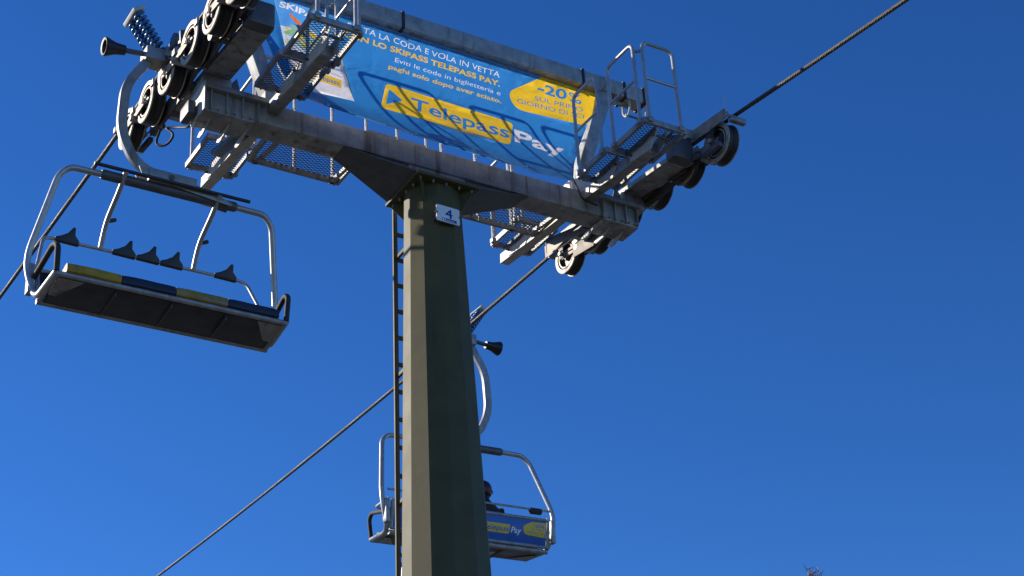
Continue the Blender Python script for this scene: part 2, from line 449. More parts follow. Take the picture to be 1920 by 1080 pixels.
# end brackets with ribs
for sx in (-1, 1):
    e = MB()
    x0, x1 = 2.05, (2.58 if sx < 0 else 2.49)
    e.box((sx * x0, -.17, 11.765), (sx * x1, .15, 12.03))
    cz(e.build('end_bracket', GALVB, ca, 30, .02))
    for k in range(4):
        x = 2.02 + k * (.165 if sx < 0 else .145)
        cz(MB().box((sx * x, -.205, 11.78), (sx * (x + .014), -.169, 12.02)).build('rib', GALVB, ca, 30))
    cz(MB().box((sx * 1.93, -.235, 12.0), (sx * (x1 + .02), -.168, 12.055)).build('angle_bar', GALV, ca, 30, .006))
    for k, x in enumerate(FINX[sx]):
        cz(MB().prism([(x, -.05, 11.764), (x, .20, 11.764), (x, .26, 11.735), (x, .20, 11.695), (x, .12, 11.69)], (.014, 0, 0)).build('fin', GALVL, ca, 30))
    if sx < 0:
        cz(MB().box((sx * 2.63, -.10, 11.74), (sx * 2.72, .13, 11.90)).build('end_box', DARKP, ca, 30, .03))  # dark steel stands in for the shade of the rope wheels
        cz(MB().box((sx * 2.60, -.255, 11.72), (sx * 2.614, .10, 12.05)).build('end_plate', GALVL, ca, 30, .003))
    for k in range(5):
        x = 2.10 + k * .085
        cz(MB().cyl((sx * x, -.20, 11.80), (sx * x, -.168, 11.80), .012, 6).build('bolt', GALV, ca, 30))
    cz(MB().box((sx * 1.70, -.10, ZT + .002), (sx * 1.92, .10, ZT + .17)).build('leg_socket', GALVL, ca, 30, .012))
    # stub plates on top of the bracket
    for y in (-.14, .14):
        cz(MB().prism([(sx * 2.18, y, 12.03), (sx * 2.30, y, 12.03), (sx * 2.30, y, 12.18), (sx * 2.24, y, 12.26)], (0, .014, 0)).build('lug', DARKP, ca, 30))

# ------------------------------------------------------------------ lifting frame over the crossarm
lf = empty('lifting_frame', (0, 0, ZT))
tag(lf, 'grey upper beam on splayed legs carrying the blue banner', 'frame')
def fz(o): o.location = Vector(o.location) - Vector((0, 0, ZT)); return o
fz(MB().box((-2.9, -.10, 13.60), (2.87, .10, 13.81)).build('upper_beam', GALVB, lf, 30, .03))
for sx in (-1, 1):
    fz(MB().beam((sx * 1.81, 0, ZT + .10), (sx * 2.30, 0, 13.605), .14, .15, up=(0, 1, 0), w2=.17, h2=.16).build('leg', GALV, lf, 30, .01))
    fz(MB().prism([(sx * 2.26, -.008, 13.598), (sx * 2.62, -.008, 13.598), (sx * 2.40, -.008, 13.50), (sx * 2.25, -.008, 13.25)], (0, .016, 0)).build('knee_plate', GALV, lf, 30))
    for x in (2.62, 2.85):
        t = fillet([(sx * x, -.06, 13.60), (sx * x, -.075, 13.48), (sx * (x + .0), 0, 13.40), (sx * x, .075, 13.48), (sx * x, .06, 13.60)], .06, 5)
        fz(MB().tube(t, .014, 8).build('shackle', GALVL, lf))
    fz(MB().cyl((sx * 2.60, 0, 13.43), (sx * 2.87, 0, 13.43), .012, 8).build('shackle_pin', DARKP, lf))
for x in (-1.75, -.33, 1.98, 2.55, 2.82):
    st = MB()
    w = .018
    for a_, b_ in (((x - w, -.104, 13.592), (x + w, -.1005, 13.818)), ((x - w, .1005, 13.592), (x + w, .104, 13.818)), ((x - w, -.104, 13.811), (x + w, .104, 13.815)), ((x - w, -.104, 13.592), (x + w, .104, 13.597))):
        st.box(a_, b_)
    fz(st.build('strap', BLACK, lf, 30))

# ------------------------------------------------------------------ banner
def yb(z):
    t = max(0, (13.60 - z) / 1.58); return -.20 * t - .28 * t ** 3
def banner_fn(x, z):
    t = max(0, (13.57 - z) / 1.55)
    w = .012 * math.sin(x * 5.1 + z * 2) * t + .009 * math.sin(x * 20.6) * max(0, 1 - t * 3.2) + .010 * math.sin(z * 7 + x * 1.3) * t + .006 * math.sin(x * 9 - z * 11) * t * (1 - t)
    return (x, yb(z) + w, z)
OUT = [(-2.150, 13.598), (2.311, 13.598), (1.972, 13.026), (1.639, 12.375), (1.288, 11.726), (0.800, 11.703), (-0.434, 11.782), (-1.543, 11.888), (-1.795, 12.059), (-1.949, 12.931)]
up = lambda dx, dz: (dx, dz)
pill = rounded([(-0.587, 12.735), (0.948, 12.693), (0.767, 12.237), (-0.750, 12.256)], .07)
badge = rounded([(1.484, 13.598), (0.970, 13.194), (1.018, 12.947), (1.977, 13.021), (2.311, 13.598)], [0, .12, .2, .1, 0])
card = rounded([(-1.806, 13.598), (-1.320, 13.598), (-1.132, 13.436), (-1.053, 12.231), (-1.627, 12.163), (-1.720, 12.506)], [0, .05, .05, .05, .02, 0])
rnd = random.Random(3)
def blob(cx, cz_, rx, rz, n=9, rot=0):
    o = []
    for i in range(n):
        a = 2 * math.pi * i / n; r = .65 + .5 * rnd.random()
        x = math.cos(a) * rx * r; z = math.sin(a) * rz * r
        o.append((cx + x * math.cos(rot) - z * math.sin(rot), cz_ + x * math.sin(rot) + z * math.cos(rot)))
    return o
paint = []
for k in range(26):
    paint.append(([blob(-1.72 + rnd.random() * .50, 12.90 + rnd.random() * .30, .02 + .05 * rnd.random(), .012 + .03 * rnd.random(), 8, rnd.random() * 3)], rnd.choice([5, 6, 2, 9, 4, 6, 5])))
HEM = [([[(-2.4, 13.6), (2.4, 13.6), (2.4, 13.575), (-2.4, 13.575)]], 3), ([[(-1.78, 12.10), (-1.52, 11.935), (-.43, 11.828), (.80, 11.748), (1.30, 11.775), (1.295, 11.766), (.80, 11.739), (-.43, 11.819), (-1.525, 11.926), (-1.785, 12.09)]], 3)]
layers = HEM + [([card], 4),
          ([[(-1.801, 13.598), (-1.325, 13.598), (-1.137, 13.430), (-1.117, 13.194), (-1.753, 13.152)]], 3),
          ([blob(-1.473, 13.068, .24, .17, 14)], 9)] + paint + [
          ([blob(-1.569, 13.288, .075, .035, 9, -.75)], 7), ([blob(-1.520, 13.204, .05, .03, 8, -.9)], 8), ([blob(-1.618, 13.351, .022, .022, 7)], 7),
          ([blob(-1.511, 13.152, .03, .10, 8, .7)], 8),
          ([[(-1.661, 12.773), (-1.089, 12.730), (-1.053, 12.231), (-1.627, 12.163), (-1.715, 12.495)]], 1),
          ([[(-1.343, 12.624), (-1.113, 12.608), (-1.112, 12.615), (-1.343, 12.631)]], 8),
          ([rounded([(-1.466, 12.581), (-1.130, 12.554), (-1.166, 12.402), (-1.502, 12.424)], .02)], 2),
          (fit_text('telepass', (-1.460, 12.460), (-1.180, 12.444), (.02, .085), .012), 0),
          (fit_text('SKIPASS', (-1.747, 13.430), (-1.213, 13.404), (.016, .088), .03), 1),
          (fit_text('SALTA LA CODA E VOLA IN VETTA', (-0.971, 13.423), (0.893, 13.377), (.018, .085), -.004), 1),
          (fit_text('CON LO SKIPASS TELEPASS PAY.', (-1.029, 13.284), (0.876, 13.235), (.016, .084), .024), 2),
          (fit_text('Eviti le code in biglietteria e', (-0.433, 13.124), (0.860, 13.093), (.016, .067), -.006), 1),
          (fit_text('paghi solo dopo aver sciato.', (-0.525, 12.992), (0.849, 12.968), (.018, .067), .018), 2),
          ([pill], 2),
          ([rounded([(-0.570, 12.650), (-0.672, 12.348), (-0.443, 12.500)], .03)], 0),
          (fit_text('Telepass', (-0.389, 12.384), (0.808, 12.382), (.07, .228), .018), 0),
          (fit_text('Pay', (0.858, 12.348), (1.498, 12.342), (.075, .245), .026), 1),
          ([badge], 2),
          (fit_text('-20', (1.381, 13.346), (1.768, 13.353), (.03, .155), .028, cap='2'), 0),
          (fit_text('%', (1.792, 13.354), (1.968, 13.357), (.03, .150), .006, cap='2'), 0),
          (fit_text('SUL PRIMO', (1.323, 13.194), (1.967, 13.239), (.014, .074), 0), 0),
          (fit_text('GIORNO DI SCI', (1.068, 13.063), (1.956, 13.127), (.015, .074), 0), 0)]
V, F, mi = print_sheet(OUT, layers, (60, 30))
bn = empty('banner', (0, yb(13.59), 13.59))
tag(bn, 'large blue advertising banner with yellow and white lettering hung under the upper beam', 'banner')
o = sheet_object('sheet', V, F, mi, [V_BLUE, V_WHT, V_YEL, V_LBL, V_PAL, V_GRN, V_OLV, V_ORG, V_DRK, V_TEAL], banner_fn, bn)
o.location = -Vector(bn.location)
gm = MB().lathe([(.007, -.004), (.016, -.004), (.016, .004), (.007, .004)], (0, 0, 0), (0, 1, 0), 12, True).mesh('grommet', CHROME)
gpts = [(-2.03 + i * .305, 13.565) for i in range(14)] + [(-1.45 + i * .32, 11.925 - .10 * min(1, i / 4)) for i in range(9)] + [(2.178, 13.436), (1.920, 12.963), (1.677, 12.495), (1.448, 12.059), (-1.891, 12.826), (-1.807, 12.342)]
for x, z in gpts:
    p = Vector(banner_fn(x, z)) + Vector((0, -.004, 0)) - Vector(bn.location)
    place('grommet', gm, bn, p)

# ------------------------------------------------------------------ work platforms
def lattice(mb, x0, x1, y0, y1, z, pw=.062, pl=.040, t=.0028, h=.005):
    """expanded metal: two families of diagonal strands clipped to the rectangle"""
    for sg in (1, -1):
        d = Vector((pw, sg * pl)).normalized(); n = Vector((-d.y, d.x)); step = 2 * pw * pl / math.hypot(pw, pl) / 2
        cx, cy = (x0 + x1) / 2, (y0 + y1) / 2
        hw = (x1 - x0) / 2; hh = (y1 - y0) / 2
        K = int((hw + hh) / step) + 1
        for k in range(-K, K + 1):
            o = n * (k * step); lo, hi = -9, 9
            for c, dd, H in ((o.x, d.x, hw), (o.y, d.y, hh)):
                a = (-H - c) / dd; b_ = (H - c) / dd
                lo = max(lo, min(a, b_)); hi = min(hi, max(a, b_))
            if hi - lo < .01: continue
            p = o + d * lo; q = o + d * hi
            mb.beam((cx + p.x, cy + p.y, z), (cx + q.x, cy + q.y, z), t * 1.5, h)
def hoop(parent, a, b, h=1.0, mid=True, off=None):
    """guard hoop standing on two feet a, b"""
    a = Vector(a); b = Vector(b); u = Vector((0, 0, h))
    o = MB().tube(fillet([a - Vector((0, 0, .05)), a + u, b + u, b - Vector((0, 0, .05))], .09, 6), .0195, 10).build('guard_hoop', TUBE, parent)
    if mid: MB().cyl(a + u * .52, b + u * .52, .015, 10).build('mid_rail', TUBE, o)
    for p in (a, b):
        MB().box(p - Vector((.03, .03, .055)), p + Vector((.03, .03, .0))).build('foot_clamp', GALV, o, 30, .004)
    return o
def deck(parent, x0, x1, y0, y1, z, m=GALV):
    f = MB(); t, h = .035, .065
    f.box((x0, y0, z - h), (x1, y0 + t, z)); f.box((x0, y1 - t, z - h), (x1, y1, z))
    f.box((x0, y0 + t, z - h), (x0 + t, y1 - t, z)); f.box((x1 - t, y0 + t, z - h), (x1, y1 - t, z))
    fr = f.build('deck_frame', m, parent, 30, .005)
    l_ = MB(); lattice(l_, x0 + t, x1 - t, y0 + t, y1 - t, z - .012)
    l_.build('mesh_floor', MESHM, fr, 0)
    bt = MB()
    for x in (x0 + .06, x1 - .06):
        for y in (y0 + .02, y1 - .02): bt.cyl((x, y, z - h - .02), (x, y, z - h + .005), .012, 6)
    bt.build('frame_bolts', GALV, fr, 30)
    return fr
def zarm(y): return 11.97 + .085 * y
def platform(sx, near):
    sy = -1 if near else 1
    where = ('left' if sx < 0 else 'right', 'nearer' if near else 'farther')
    root = empty('work_platform', (sx * 1.85, sy * .14, 12.0))
    lab = {(-1, True): 'railed mesh work platform on an arm in front of the skier picture on the banner',
           (1, True): 'railed mesh work platform below the bare end of the upper beam',
           (-1, False): 'railed mesh work platform hanging lowest at the left, above the empty chair',
           (1, False): 'railed mesh work platform just right of the pylon, above its lower rope wheels'}[(sx, near)]
    tag(root, lab, 'platform', 'mesh work platforms on the crossarm')
    loc = Vector(root.location)
    def fx(o): o.location = -loc; return o
    xi, xo = sx * 1.60, sx * 2.135
    x0, x1 = min(xi, xo), max(xi, xo)
    ye = 1.36 if near else 1.62
    fx(MB().beam((sx * 1.85, sy * .142, zarm(sy * .142) + .06), (sx * 1.85, sy * ye, zarm(sy * ye) + .06), .115, .125).build('support_arm', GALVL if not near else GALV, root, 30, .008))
    decks = [(-.92, -.33), (-1.62, -1.0)] if near else [(.87, 1.50)]
    for y0, y1 in decks:
        z = zarm((y0 + y1) / 2) + .215 + (.0 if near else .0)
        fx(deck(root, x0, x1, y0, y1, z))
        # tapered bearer plates between the arm and the deck
        for px, mm in ((sx * 1.85 - .066, GALVL), (sx * 1.85 + .054, GALV)):  # left plate painted paler to imitate sunlight on that side
            ya, yb_ = (y0 + .03, y1 - .03)
            fx(MB().prism([(px, ya, z - .066), (px, yb_, z - .066), (px, yb_ - .05, zarm(yb_) + .005), (px, ya + .16, zarm(ya) + .005)], (.012, 0, 0)).build('bearer', mm, root, 30))
        for px in ((x1 - .17,) if sx < 0 else (x0 + .15, x1 - .17)):
            fx(MB().prism([(px, y0 + .03, z - .06), (px, y1 - .03, z - .06), (px, y1 - .03, z - .085), (px, (y0 + y1) / 2, z - .12), (px, y0 + .03, z - .085)], (.012, 0, 0)).build('stiffener', DARKP, root, 30))
        for yy in (y0 + .10, y1 - .10):
            fx(MB().cyl((sx * 1.85 - .10, yy, z - .12), (sx * 1.85 + .10, yy, z - .12), .014, 6).build('clamp_bolt', DARKP, root, 30))
        fx(hoop(root, (xi, y0 + .07, z), (xi, y1 - .07, z), .97))
    y = decks[-1][0] if near else decks[-1][1]
    z = zarm(sum(decks[-1]) / 2) + .215
    fx(hoop(root, (xi + sx * .07, y, z), (xo - sx * .07, y, z), .97))
    if near:
        MBc = MB(); n = 9; start = Vector((xi - sx * .01, -.85, zarm(-.62) + .215 + .74)); end = Vector((xi - sx * .01, -1.07, z + .80))
        for k in range(n):
            t = k / n; p = start.lerp(end, t); q = start.lerp(end, (k + .8) / n)
            sag = Vector((0, 0, -.05 * math.sin(math.pi * t)))
            w = Vector((.014, 0, 0)) if k % 2 else Vector((0, .014, 0))
            MBc.tube(fillet([p + sag, p + sag + w, q + sag + w, q + sag, q + sag - w, p + sag - w, p + sag], .008, 2), .0035, 5)
        fx(MBc.build('chain', GALV, root))
        ua = z + .97 - .10
        fx(MB().beam((xi, y + .09, ua), (xi + sx * .09, y, ua), .02, .03).build('hoop_link', GALV, root, 30))
    else:
        fx(MB().beam((sx * 2.03, .17, 11.86), (sx * 2.03, .90, 12.06), .12, .05).build('hanger_bar', DARKP, root, 30, .006))
    return root
for sx in (-1, 1):
    for near in (True, False): platform(sx, near)

# walkways behind the beam
for sx, xa, xb, lab in ((-1, -1.74, -.70, 'long mesh walkway with guard rail behind the crossbeam, left of the pylon'),
                        (1, .48, 1.74, 'mesh walkway with guard rail behind the crossbeam, right of the pylon')):
    root = empty('walkway', ((xa + xb) / 2, .14, 12.0)); tag(root, lab, 'walkway', 'mesh walkways behind the crossbeam')
    loc = Vector(root.location)
    f = deck(root, xa, xb, .145, .76, 12.03); f.location = -loc
    pa, pb = (-1.66, -.78) if sx < 0 else (.56, 1.42)
    o = hoop(root, (pa, .74, 12.02), (pb, .74, 12.02), 1.34); o.location = -loc
    o = MB().cyl(((pa + pb) / 2, .74, 11.97), ((pa + pb) / 2, .74, 13.35), .0195, 10).build('post', TUBE, root); o.location = -loc
    for x in (xa + .1, xb - .1):
        o = MB().beam((x, .141, 11.90), (x, .70, 11.965), .04, .04).build('bracket', GALV, root, 30); o.location = -loc
gr = empty('guard_rail', (0, .80, 12.0)); tag(gr, 'guard hoops of the ladder exit behind the pylon head, seen below the banner', 'railing')
o = hoop(gr, (-.36, .76, 12.16), (.38, .76, 12.16), 1.20); o.location = -Vector(gr.location)
o = MB().cyl((.02, .76, 12.13), (.02, .76, 13.35), .0195, 10).build('post', TUBE, gr); o.location = -Vector(gr.location)
o = MB().cyl((.38, .76, 12.75), (.12, .30, 12.02), .018, 10).build('brace', TUBE, gr); o.location = -Vector(gr.location)
for x in (-.34, .36):
    o = MB().beam((x, .10, 12.10), (x, .80, 12.125), .05, .04).build('bracket', GALV, gr, 30); o.location = -Vector(gr.location)

# ------------------------------------------------------------------ ropes
def zR(y):
    if y < -1.72: d = -1.72 - y; return 12.385 - .133 * d + .0015 * d * d
    if y < 2.04:
        t = y + 1.72; return 12.385 + .129 * t - .01556 * t * t
    d = y - 2.04; return 12.65 + .012 * d + .0021 * d * d
def zL(y):
    if y < -1.75: d = -1.75 - y; return 12.467 - .075 * d - .004 * d * d if d < 8 else 12.467 - .6 - .256 - .13 * (d - 8)
    if y < 1.6: t = y - 1.6; return 12.635 + .03 * t - .006 * t * t
    d = y - 1.6; return 12.635 + .045 * d + .0008 * d * d
XL, XR = -2.783, 2.747
def rope(x, zf, label):
    mb = MB(); ra, rs_, lay_ = .0138, .0108, .24
    ys = []
    y = -16.0
    while y < 55: ys.append(y); y += .03 if -6 < y < 10 else .06
    for k in range(6):
        path = []
        for y in ys:
            a = 2 * math.pi * (y / lay_ + k / 6)
            path.append((x + ra * math.cos(a), y, zf(y) + ra * math.sin(a)))
        mb.tube(path, rs_, 6, cap=False)
    o = mb.build('haul_rope', ROPE, None, 60)
    tag(o, label, 'rope', 'haul ropes of the chairlift')
rope(XL, zL, 'steel haul rope on the left carrying the empty chair')
rope(XR, zR, 'steel haul rope on the right rising from lower left, passing behind the pylon')

# ------------------------------------------------------------------ sheave trains
TR = .215
rim = MB()
for sg in (-1, 1):
    h0 = sg * .058
    rim.lathe([(TR - .015, h0), (TR + .014, h0 + sg * .002), (TR + .014, h0 + sg * .010), (TR + .006, h0 + sg * .016), (TR - .036, h0 + sg * .014), (TR - .040, h0 + sg * .002)], (0, 0, 0), (1, 0, 0), 40, True)
    rim.lathe([(TR - .072, h0 + sg * .010), (TR - .058, h0 + sg * .010), (TR - .058, h0 - sg * .004), (TR - .072, h0 - sg * .004)], (0, 0, 0), (1, 0, 0), 40, True)
rim_me = rim.mesh('sheave_wheel', RIM, 35)
tyre = MB(); tyre.lathe([(TR - .06, -.056), (TR + .004, -.056), (TR + .002, -.018), (TR - .010, 0), (TR + .002, .018), (TR + .004, .056), (TR - .06, .056)], (0, 0, 0), (1, 0, 0), 40, True)
tyre_me = tyre.mesh('rubber_tyre', RUBBER, 35)
hub = MB(); hub.lathe([(.001, -.02), (TR - .058, -.02), (TR - .058, .02), (.001, .02)], (0, 0, 0), (1, 0, 0), 32)
hub.lathe([(.055, -.055), (.06, -.05), (.06, .05), (.055, .055)], (0, 0, 0), (1, 0, 0), 20)
hub_me = hub.mesh('hub', DARKP, 30)
ax = MB(); ax.cyl((-.115, 0, 0), (.115, 0, 0), .022, 10); ax.lathe([(.034, -.118), (.034, -.098)], (0, 0, 0), (1, 0, 0), 6); ax.lathe([(.034, .098), (.034, .118)], (0, 0, 0), (1, 0, 0), 6)
ax_me = ax.mesh('axle', CHROME, 30)
def rocker(p, q, x0, x1, w, wm):
    """plate between two points in the plane of the train"""
    d = (q - p).normalized(); n = Vector((0, -d.z, d.y)); m = (p + q) / 2
    P = [p - d * .06 - n * w * .5, m - n * wm * .62, q + d * .06 - n * w * .5, q + d * .06 + n * w * .5, m + n * wm * .38, p - d * .06 + n * w * .5]
    return [Vector((x0, a.y, a.z)) for a in P], (x1 - x0, 0, 0)
def train(x, zf, ys, sx, label):
    root = empty('sheave_train', (x, 0, 12.1)); tag(root, label, 'sheave train', 'sheave trains at the crossarm ends')
    loc = Vector(root.location)
    cs = [Vector((0, y, zf(y) - TR - .018)) for y in ys]
    for c in cs:
        w = place('sheave_wheel', rim_me, root, c + Vector((x, 0, 0)) - loc, (c.y * 7.3 + sx, 0, 0))
        place('rubber_tyre', tyre_me, w); place('hub', hub_me, w); place('axle', ax_me, w)
    def put(mb, name, m, bev=.003):
        o = mb.build(name, m, root, 30, bev); o.location = -loc; return o
    mids = []
    for i in range(0, len(cs), 2):
        p, q = cs[i], cs[i + 1]
        for a, b_ in ((-.092, -.080), (.080, .092)):
            P, off = rocker(p, q, x + a, x + b_, .080, .105); put(MB().prism(P, off), 'rocker_arm', PLATE)
        m = (p + q) / 2 - Vector((0, 0, .05)); mids.append(m)
        put(MB().cyl((x - .13, m.y, m.z), (x + .13, m.y, m.z), .035, 12), 'pivot_pin', GALV, 0)
    for a, b_ in ((.108, .125),) if sx < 0 else ((-.125, -.108),):
        for i in range(len(mids) - 1):
            P, off = rocker(mids[i], mids[i + 1], x + a, x + b_, .15, .23)
            put(MB().prism([v + Vector((0, 0, -.03 - .010 * i)) + Vector((-.003 * i * sx, 0, 0)) for v in P], off), 'balance_beam', BROWN)
    # yoke box behind the wheels, on top of the end bracket
    xi = sx * 2.455
    put(MB().beam((xi, min(ys) + .30, zarm(min(ys)) + .262), (xi, max(ys) - .45, zarm(max(ys)) + .262), .27, .055), 'yoke_beam', GALVB, .01)
    put(MB().box((xi - .15, -.17, 12.032), (xi + .15, .17, 12.20)), 'yoke_foot', GALVB, .01)
    ye = min(ys) + .36
    put(MB().box((xi - .15, ye - .10, zarm(ye) + .20), (xi + .13, ye + .06, zarm(ye) + .48)), 'yoke_end', DARKP, .04)
    for y in (min(ys) + .75, max(ys) - .6):
        put(MB().cyl((xi, y, zarm(y) + .30), (x, y, zarm(y) + .27), .06, 14), 'cross_shaft', DARKP, 0)
    # rope catchers at both ends and along the inner side
    xc = x - sx * .135
    for y0, y1 in ((min(ys) - .34, min(ys) + .38), (max(ys) - .3, max(ys) + .34)):
        put(MB().prism([(xc, y0, zf(y0) - .06), (xc, y0 + .06, zf(y0) + .06), (xc, y1, zf(y1) + .05), (xc, y1, zf(y1) - .11), (xc, y1 - .12, zf(y1) - .13)], (.012 * sx, 0, 0)), 'rope_catcher', PLATE if sx > 0 else BROWN)
    for y0, sg in ((min(ys) - .30, -1), (max(ys) + .30, 1)):
        put(MB().box((x - .10, y0 - .03, zf(y0) - .11), (x + .10, y0 + .03, zf(y0) - .045)), 'deropement_bracket', GALV, .006)
        put(MB().cyl((xc, y0, zf(y0) - .06), (xc, y0, zf(y0) + .24), .006, 8), 'sensor_rod', GALVL, 0)
    xin = x - sx * .118                                      # inner face, towards the beam
    for i, c in enumerate(cs):
        put(MB().prism([(xin, c.y - .05, c.z + .10), (xin, c.y + .05, c.z + .10), (xin, c.y + .035, c.z - .06), (xin, c.y - .035, c.z - .06)], (-.016 * sx, 0, 0)), 'axle_bracket', BROWN)
        put(MB().cyl((xin - sx * .016, c.y, c.z), (xin - sx * .045, c.y, c.z), .026, 6), 'axle_nut', GALV, 0)
        if sx > 0 and i > 3: continue
        put(MB().beam((xin - sx * .03, c.y - .16, c.z - .13 - .03 * (i % 2)), (xin - sx * .03, c.y + .17, c.z - .12), .05, .05), 'lower_link', BROWN if i % 3 else DARKP)
        put(MB().cyl((xin - sx * .05, c.y + .14, c.z - .14), (xin + sx * .03, c.y + .14, c.z - .14), .018, 8), 'link_pin', CHROME if i % 2 else GALV, 0)
    ya, yz = min(ys) - .1, max(ys) + .1
    wpath = [(xin - sx * .06, y, zf(y) - .17 - .03 * math.sin(y * 6)) for y in np.linspace(ya, yz, 26)]
    put(MB().tube([tuple(map(float, p)) for p in wpath], .009, 6), 'sensor_wire', RUBBER, 0)
    for y in (min(ys) + .28, max(ys) - (.28 if sx < 0 else 1.5)):
        put(MB().cyl((xin - sx * .07, y - .12, zf(y) - .36), (xin - sx * .07, y + .14, zf(y) - .30), .028, 12), 'damper', DARKP, 0)
        put(MB().box((xin - sx * .05, y - .04, zf(y) - .10), (xin - sx * .13, y + .04, zf(y) + .02)), 'switch_box', GALV, .008)
    # small guide blocks with bolts between the wheels
    for i in range(len(cs) - 1):
        m = (cs[i] + cs[i + 1]) / 2
        put(MB().box((x - .118, m.y - .035, m.z + .01), (x - .094, m.y + .035, m.z + .08)), 'guide_block', GALV, .006)
    return root
YLW = [1.33, .765, .184, -.41, -.98, -1.53]
YRW = [-1.42, -.83, -.24, .35, .96, 1.56]
train(XL, zL, sorted(YLW), -1, 'train of six black-tyred rope wheels with cream rims at upper left')
train(XR, zR, sorted(YRW), 1, 'train of six black-tyred rope wheels at the right end of the crossarm')
# signal cable dangling under the left train
cb = MB().tube(fillet([(-2.72, .66, 12.0), (-2.74, .74, 11.86), (-2.66, .62, 11.80), (-2.62, .50, 11.88), (-2.70, .60, 12.0), (-2.62, .48, 11.95), (-2.58, .25, 11.82), (-2.52, .17, 11.86)], .2, 7), .014, 8)
tag(cb.build('cable', RUBBER), 'black cable looping below the left rope wheels', 'cable')
cb = MB().tube(fillet([(1.66, -.16, 12.22), (1.72, -.19, 12.02), (1.74, -.20, 11.93), (1.92, -.22, 11.88)], .07, 5), .011, 8)
tag(cb.build('cable', RUBBER), 'thin black cable at the foot of the right banner leg', 'cable')

